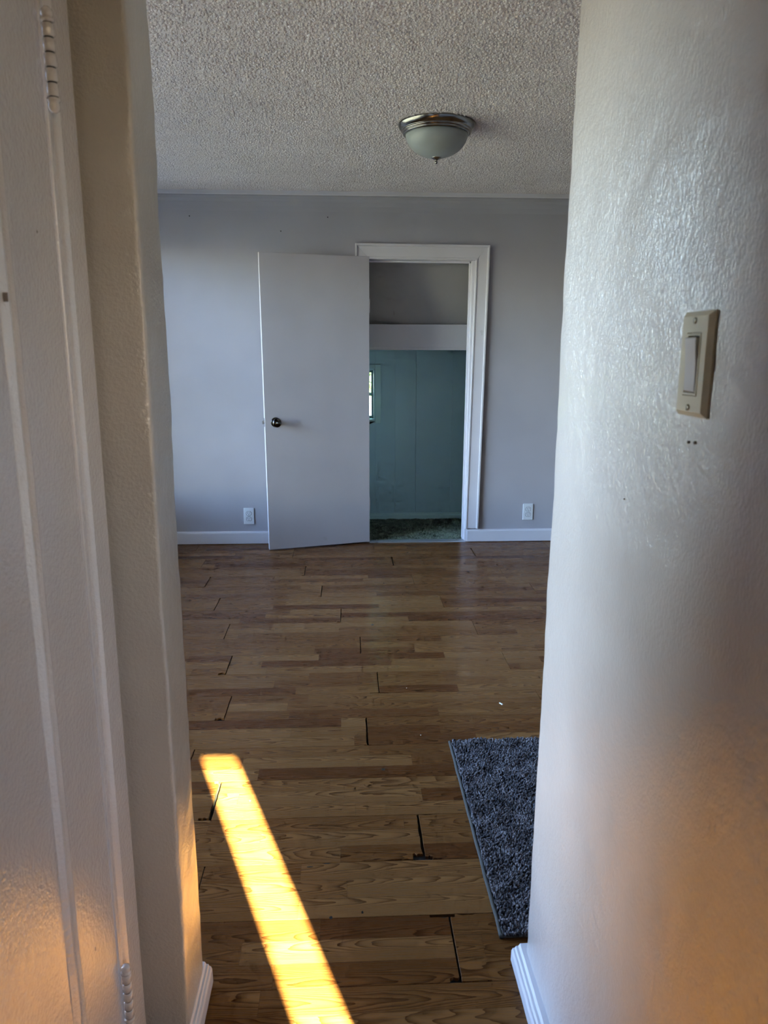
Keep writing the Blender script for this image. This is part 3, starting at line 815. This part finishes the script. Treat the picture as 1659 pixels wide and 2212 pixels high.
tufts('pile', RX0+.006, RX1-.006, RY0, RY1, .006, .0046, .0145, .0031, M_RUG, rug, seed=9)

# ------------------------------------------------------------------ ceiling light
LC = (.415, 3.62)
cl = empty('ceiling_light', (LC[0], LC[1], CZ)); tag(cl, 'flush ceiling light with brushed nickel ring and frosted glass bowl', 'ceiling light')
z = CZ
lathe('pan', [(.150, z), (.172, z-.001), (.1738, z-.004), (.172, z-.008), (.1685, z-.015), (.162, z-.022), (.1555, z-.026), (.154, z-.028), (.1560, z-.030), (.1560, z-.033), (.152, z-.036), (.149, z-.0375), (.1505, z-.0395), (.1500, z-.0425), (.1455, z-.0455), (.140, z-.046), (.136, z-.043), (.136, z-.015)],
      (LC[0], LC[1], 0), M_NICKEL, cl, seg=72)
bowl = []
for i in range(15):
    a = math.radians(90*i/14)
    bowl.append((max(.0001, .1395*math.cos(a)**.98), z-.040-.100*math.sin(a)))
lathe('bowl', bowl, (LC[0], LC[1], 0), M_FROST, cl, seg=64)
zb = z-.138
lathe('finial', [(.020, zb+.004), (.0225, zb), (.0215, zb-.003), (.017, zb-.006), (.015, zb-.0075), (.010, zb-.010), (.0055, zb-.012), (.005, zb-.015), (.0068, zb-.018), (.0072, zb-.021), (.0058, zb-.024), (.0035, zb-.027), (.0001, zb-.028)],
      (LC[0], LC[1], 0), M_NICKEL, cl, seg=28)

# ------------------------------------------------------------------ outlets
def outlet(x, zc, label):
    o = empty('wall_outlet', (x, D, zc-.0575)); tag(o, label, 'outlet', 'white wall outlets on the far wall')
    pl = box('plate', x-.036, x+.036, D-.0065, D+.001, zc-.0585, zc+.0585, M_OUTLET, o, bevel=.0028)
    for s in (1, -1):
        zz = zc+s*.0195; n = 24; ring = []
        for i in range(n):
            a = 2*math.pi*i/n; ring.append((x+.0172*math.cos(a), max(-.0140, min(.0140, .0172*math.sin(a)))+zz))
        V = [(p, D-.0088, q) for p, q in ring]+[(p, D-.004, q) for p, q in ring]
        rc = mk('receptacle', V, [tuple(range(n))]+[(i, (i+1) % n, n+(i+1) % n, n+i) for i in range(n)], M_OUTLET, o)
        # dark seam round the face
        V = [(x+(p-x)*1.12, D-.0069, zz+(q-zz)*1.12) for p, q in ring]+[(p, D-.0069, q) for p, q in ring]
        mk('seam', V, [(i, (i+1) % n, n+(i+1) % n, n+i) for i in range(n)], M_BLACK, rc)
        for sx, hgt in ((-.0063, .0085), (.0063, .0068)):
            box('slot', x+sx-.0013, x+sx+.0013, D-.0092, D-.0086, zz+.001-hgt/2+.003, zz+.001+hgt/2+.003, M_BLACK, rc)
        lathe('ground_hole', [(.0026, 0), (.0026, .0006)], (x, D-.0086, zz-.0075), M_BLACK, rc, axis=(0, -1, 0), seg=12)
    lathe('screw', [(.0030, 0), (.0030, .0008), (.0001, .0013)], (x, D-.0065, zc), M_STEEL, o, axis=(0, -1, 0), seg=12)
outlet(1.285, .213, 'white double outlet low on the far wall right of the closet doorway')
outlet(-.683, .198, 'white double outlet low on the far wall left of the open closet door')

# ------------------------------------------------------------------ light switch on the hall wall
SY, SZ = .832, 1.320
SX = XH_R+.0052*SZ-.0005
sw = empty('light_switch', (SX, SY, SZ)); tag(sw, 'ivory wall switch plate with white rocker on the hall wall', 'light switch')
hw, hh, dp = .0355, .0575, .0068
def ring4(y0, y1, z0, z1, x): return [(x, y0, z0), (x, y1, z0), (x, y1, z1), (x, y0, z1)]
V = ring4(-hw, hw, -hh, hh, .001)+ring4(-hw, hw, -hh, hh, -.0016)+ring4(-hw+.0055, hw-.0055, -hh+.0055, hh-.0055, -dp)+ring4(-.0175, .0175, -.0345, .0345, -dp)+ring4(-.0175, .0175, -.0345, .0345, -.001)
Fc = []
for s in range(4): Fc += [(s*4+i, s*4+(i+1) % 4, (s+1)*4+(i+1) % 4, (s+1)*4+i) for i in range(4)]
Fc += [(0, 3, 2, 1), (16, 17, 18, 19)]
mk('plate', V, Fc, M_SWPLATE, sw, local=True)
# inner frame of the rocker
V = ring4(-.0166, .0166, -.0336, .0336, -.001)+ring4(-.0166, .0166, -.0336, .0336, -dp-.0006)+ring4(-.0142, .0142, -.0312, .0312, -dp-.0006)+ring4(-.0142, .0142, -.0312, .0312, -.001)
Fc = []
for s in range(3): Fc += [(s*4+i, s*4+(i+1) % 4, (s+1)*4+(i+1) % 4, (s+1)*4+i) for i in range(4)]
rf = mk('rocker_frame', V, Fc, M_SWPLATE, sw, local=True)
V = [(-.001, -.0176, -.0346), (-.001, .0176, -.0346), (-.001, .0176, .0346), (-.001, -.0176, .0346)]
mk('recess', V, [(0, 1, 2, 3)], M_BLACK, sw, local=True)
# rocker pressed in at the foot, proud at the head
V = []
ra = .0130
prof = [(-.0300, -.0072), (-.0285, -.0080), (0, -.0088), (.0270, -.0112), (.0292, -.0108), (.0300, -.0035), (-.0300, -.0035)]
for y in (-ra, ra): V += [(px, y, pz) for pz, px in prof]
n = len(prof)
rk = mk('rocker', V, [tuple(range(n)), tuple(range(2*n-1, n-1, -1))]+[(i, (i+1) % n, n+(i+1) % n, n+i) for i in range(n)], M_ROCKER, sw, local=True)
bevel_mesh(rk.data, .0007, 2)
for dz in (.0475, -.0475):
    sc = lathe('screw', [(.0034, 0), (.0034, .0009), (.0022, .0016), (.0001, .0018)], (-dp, 0, dz), M_SCREW, sw, axis=(-1, 0, 0), local=True, seg=16)
    v, f = boxvf(-dp-.0020, -dp-.0014, -.0004, .0004, dz-.0030, dz+.0030)
    mk('screw_slot', v, f, M_BLACK, sc, local=True)

# ------------------------------------------------------------------ nails and small leftovers
def nail(x, zz, label):
    o = lathe('nail', [(.0042, 0), (.0042, .0012), (.0016, .0014), (.0014, .0180)], (x, D-.0165, zz), M_NAIL, axis=(0, 1, 0), seg=10, origin=(x, D, zz))
    tag(o, label, 'nail', 'nails left in the far wall')
nail(-.411, 2.082, 'small dark nail in the far wall above the open door')
nail(-.108, 2.170, 'small dark nail high on the far wall near the closet casing')
nail(-.990, 2.168, 'small dark nail high on the far wall at its left end')
v, f = boxvf(-.002, .002, -.009, .009, 0, .003)
cr = mk('splinter', v, f, M_CRUMB, origin=(0, 0, 0)); cr.location = (.588, 2.646, .0003); cr.rotation_euler = (0, 0, .5)
tag(cr, 'tiny pale splinter on the laminate beyond the rug', 'splinter')
for i, (x, y) in enumerate(((.235, 2.80), (.255, 2.42), (-.30, 2.05))):
    o = lathe('crumb', [(.0001, 0), (.002, .0008), (.0016, .002), (.0001, .0026)], (x, y, .0002), M_CRUMB, seg=7, origin=(x, y, 0))
    tag(o, ('tiny pale crumb on the laminate left of the rug corner, farthest of three', 'tiny pale crumb on the laminate just beyond the rug corner', 'tiny pale crumb in the sunlit strip of laminate')[i], 'crumb', 'crumbs on the laminate')

# small marks: filled screw holes on the wall, chipped paint on the door
wr = bpy.data.objects['wall_right']
for y, zz, r in ((.8375, 1.2327, .0016), (.8214, 1.2341, .0021), (1.018, 1.1305, .0012)):
    o = lathe('screw_hole', [(r, -.004), (r, .0012), (r*.6, .0018), (.0001, .002)], (XH_R+.0052*zz, y, zz), M_MARK, wr, axis=(-1, 0, 0), seg=10)
for y, zz, a, b in ((.9244, 1.3947, .0008, .0055), (1.032, 1.4815, .0012, .0016), (1.0068, .4326, .0016, .0035)):
    n = 9; ring = [(y+a*math.cos(i*2*math.pi/n)*random.uniform(.7, 1.2), zz+b*math.sin(i*2*math.pi/n)*random.uniform(.7, 1.2)) for i in range(n)]
    x0 = LX if y > .95 else LX+.0005
    V = [(LX-.008, p, q) for p, q in ring]+[(x0+.0006, p, q) for p, q in ring]
    mk('paint_chip', V, [tuple(range(n, 2*n))]+[(i, (i+1) % n, n+(i+1) % n, n+i) for i in range(n)], M_MARK, door2)

# ------------------------------------------------------------------ bedroom window (outside the view, lights the room)
w2 = empty('window_2', (XL-.07, (WY0+WY1)/2, WZ0)); tag(w2, 'large white-framed bedroom window in the left wall', 'window', kind='structure')
def w2b(n, *a): return box(n, *a, M_WHITE, w2, bevel=.003)
w2b('frame', XL-.10, XL-.04, WY0, WY0+.05, WZ0, WZ1); w2b('frame', XL-.10, XL-.04, WY1-.05, WY1, WZ0, WZ1)
w2b('frame', XL-.10, XL-.04, WY0, WY1, WZ1-.05, WZ1); w2b('frame', XL-.10, XL-.04, WY0, WY1, WZ0, WZ0+.05)
w2b('mullion', XL-.09, XL-.05, (WY0+WY1)/2-.03, (WY0+WY1)/2+.03, WZ0, WZ1)
w2b('sill', XL-.12, XL+.05, WY0-.04, WY1+.04, WZ0-.03, WZ0)
for a, b in ((WY0+.05, (WY0+WY1)/2-.03), ((WY0+WY1)/2+.03, WY1-.05)):
    box('pane', XL-.072, XL-.068, a, b, WZ0+.05, WZ1-.05, M_PANE, w2)
portal('portal_bedroom_window', (XL-.15, (WY0+WY1)/2, (WZ0+WZ1)/2), (WZ1-WZ0, WY1-WY0), (0, math.radians(-90), 0))
portal('portal_entry_window', ((DX0+DX1)/2, YB-.12, (DTOP+DBOT)/2), (DX1-DX0, DTOP-DBOT), (math.radians(90), 0, 0))
portal('portal_closet_window', ((wx0+wx1)/2, CY1+.14, (wz0+wz1)/2), (wx1-wx0, wz1-wz0), (math.radians(-90), 0, 0))
w3 = empty('window_3', ((DX0+DX1)/2, YB, DBOT)); tag(w3, 'tall narrow side window of the entry behind the viewer', 'window', kind='structure')
box('casing', DX0-.06, DX0, YB, YB+.016, DBOT-.05, DTOP+.06, M_CREAM, w3); box('casing', DX1, DX1+.06, YB, YB+.016, DBOT-.05, DTOP+.06, M_CREAM, w3)
box('head_casing', DX0, DX1, YB, YB+.016, DTOP, DTOP+.06, M_CREAM, w3)
box('sill', DX0, DX1, YB-.09, YB+.03, DBOT-.05, DBOT-.001, M_CREAM, w3)
box('pane', DX0+.001, DX1-.001, YB-.055, YB-.051, DBOT, DTOP-.001, M_PANE, w3)

# ------------------------------------------------------------------ outside: yard, tree and shed seen through the closet window
def grass():
    t = NT('dimmed_lawn'); c = t.coord(); n = t.noise(c, 3, 6, .7)
    t.base(t.mix(n, (.026, .028, .024), (.048, .047, .042))); t.set(Roughness=.9); return t.m  # ground colour kept very dark so less sunlight bounces through the bedroom window
M_GRASS = grass()
v, f = boxvf(-40, 40, -40, 60, -.62, -.60)
tag(mk('yard_ground', v, f, M_GRASS), 'grassy yard outside the house, darkened to cut sun bounce', 'ground', kind='structure')
M_BARK = plain('bark', (.10, .075, .05), .9, scale=12, var=.3)
M_LEAF = plain('leaf_green', (.10, .22, .05), .6, scale=3, var=.4)
M_BLUE = plain('blue_siding', (.22, .42, .62), .6)
M_ROOFD = plain('dark_shingle', (.05, .05, .055), .8)
def tree(x, y, h, label, seed):
    tr = empty('yard_tree', (x, y, -.6)); tag(tr, label, 'tree')
    lathe('trunk', [(.16, -.6), (.11, .4), (.09, h*.5), (.03, h*.9)], (x, y, 0), M_BARK, tr, seg=12)
    rg = np.random.default_rng(seed); n = 5200
    u = rg.normal(0, 1, (n, 3)); u /= np.linalg.norm(u, axis=1)[:, None]
    c = np.array([x, y, h*.62])+u*(rg.uniform(.3, 1, n)**.6)[:, None]*np.array([1.5, 1.5, h*.45])
    a = rg.normal(0, 1, (n, 3)); a /= np.linalg.norm(a, axis=1)[:, None]
    b = np.cross(a, rg.normal(0, 1, (n, 3))); b /= np.linalg.norm(b, axis=1)[:, None]
    s = .07
    V = np.stack([c-a*s, c+b*s*.5, c+a*s, c-b*s*.5], 1).reshape(-1, 3)
    T = np.arange(n*4).reshape(-1, 4)
    o = fastmesh('foliage', V, T, M_LEAF, tr)
tree(-.1, 10.6, 3.0, 'leafy tree in the yard beyond the closet window', 4)
sh = empty('garden_shed', (.2, 14.5, -.6)); tag(sh, 'blue garden shed in the yard beyond the closet window', 'shed')
for i in range(8):
    box('siding_board', -1.2, 1.8, 13.99-.012, 14.02, -.6+i*.16, -.6+(i+1)*.16-.008, M_BLUE, sh)
box('body', -1.19, 1.79, 14.02, 15.6, -.6, .68, M_BLUE, sh)
V = [(-1.35, 13.8, .66), (1.95, 13.8, .66), (1.95, 15.8, .66), (-1.35, 15.8, .66), (-1.35, 14.8, 1.25), (1.95, 14.8, 1.25)]
mk('roof', V, [(0, 1, 5, 4), (2, 3, 4, 5), (0, 4, 3), (1, 2, 5), (3, 2, 1, 0)], M_ROOFD, sh)
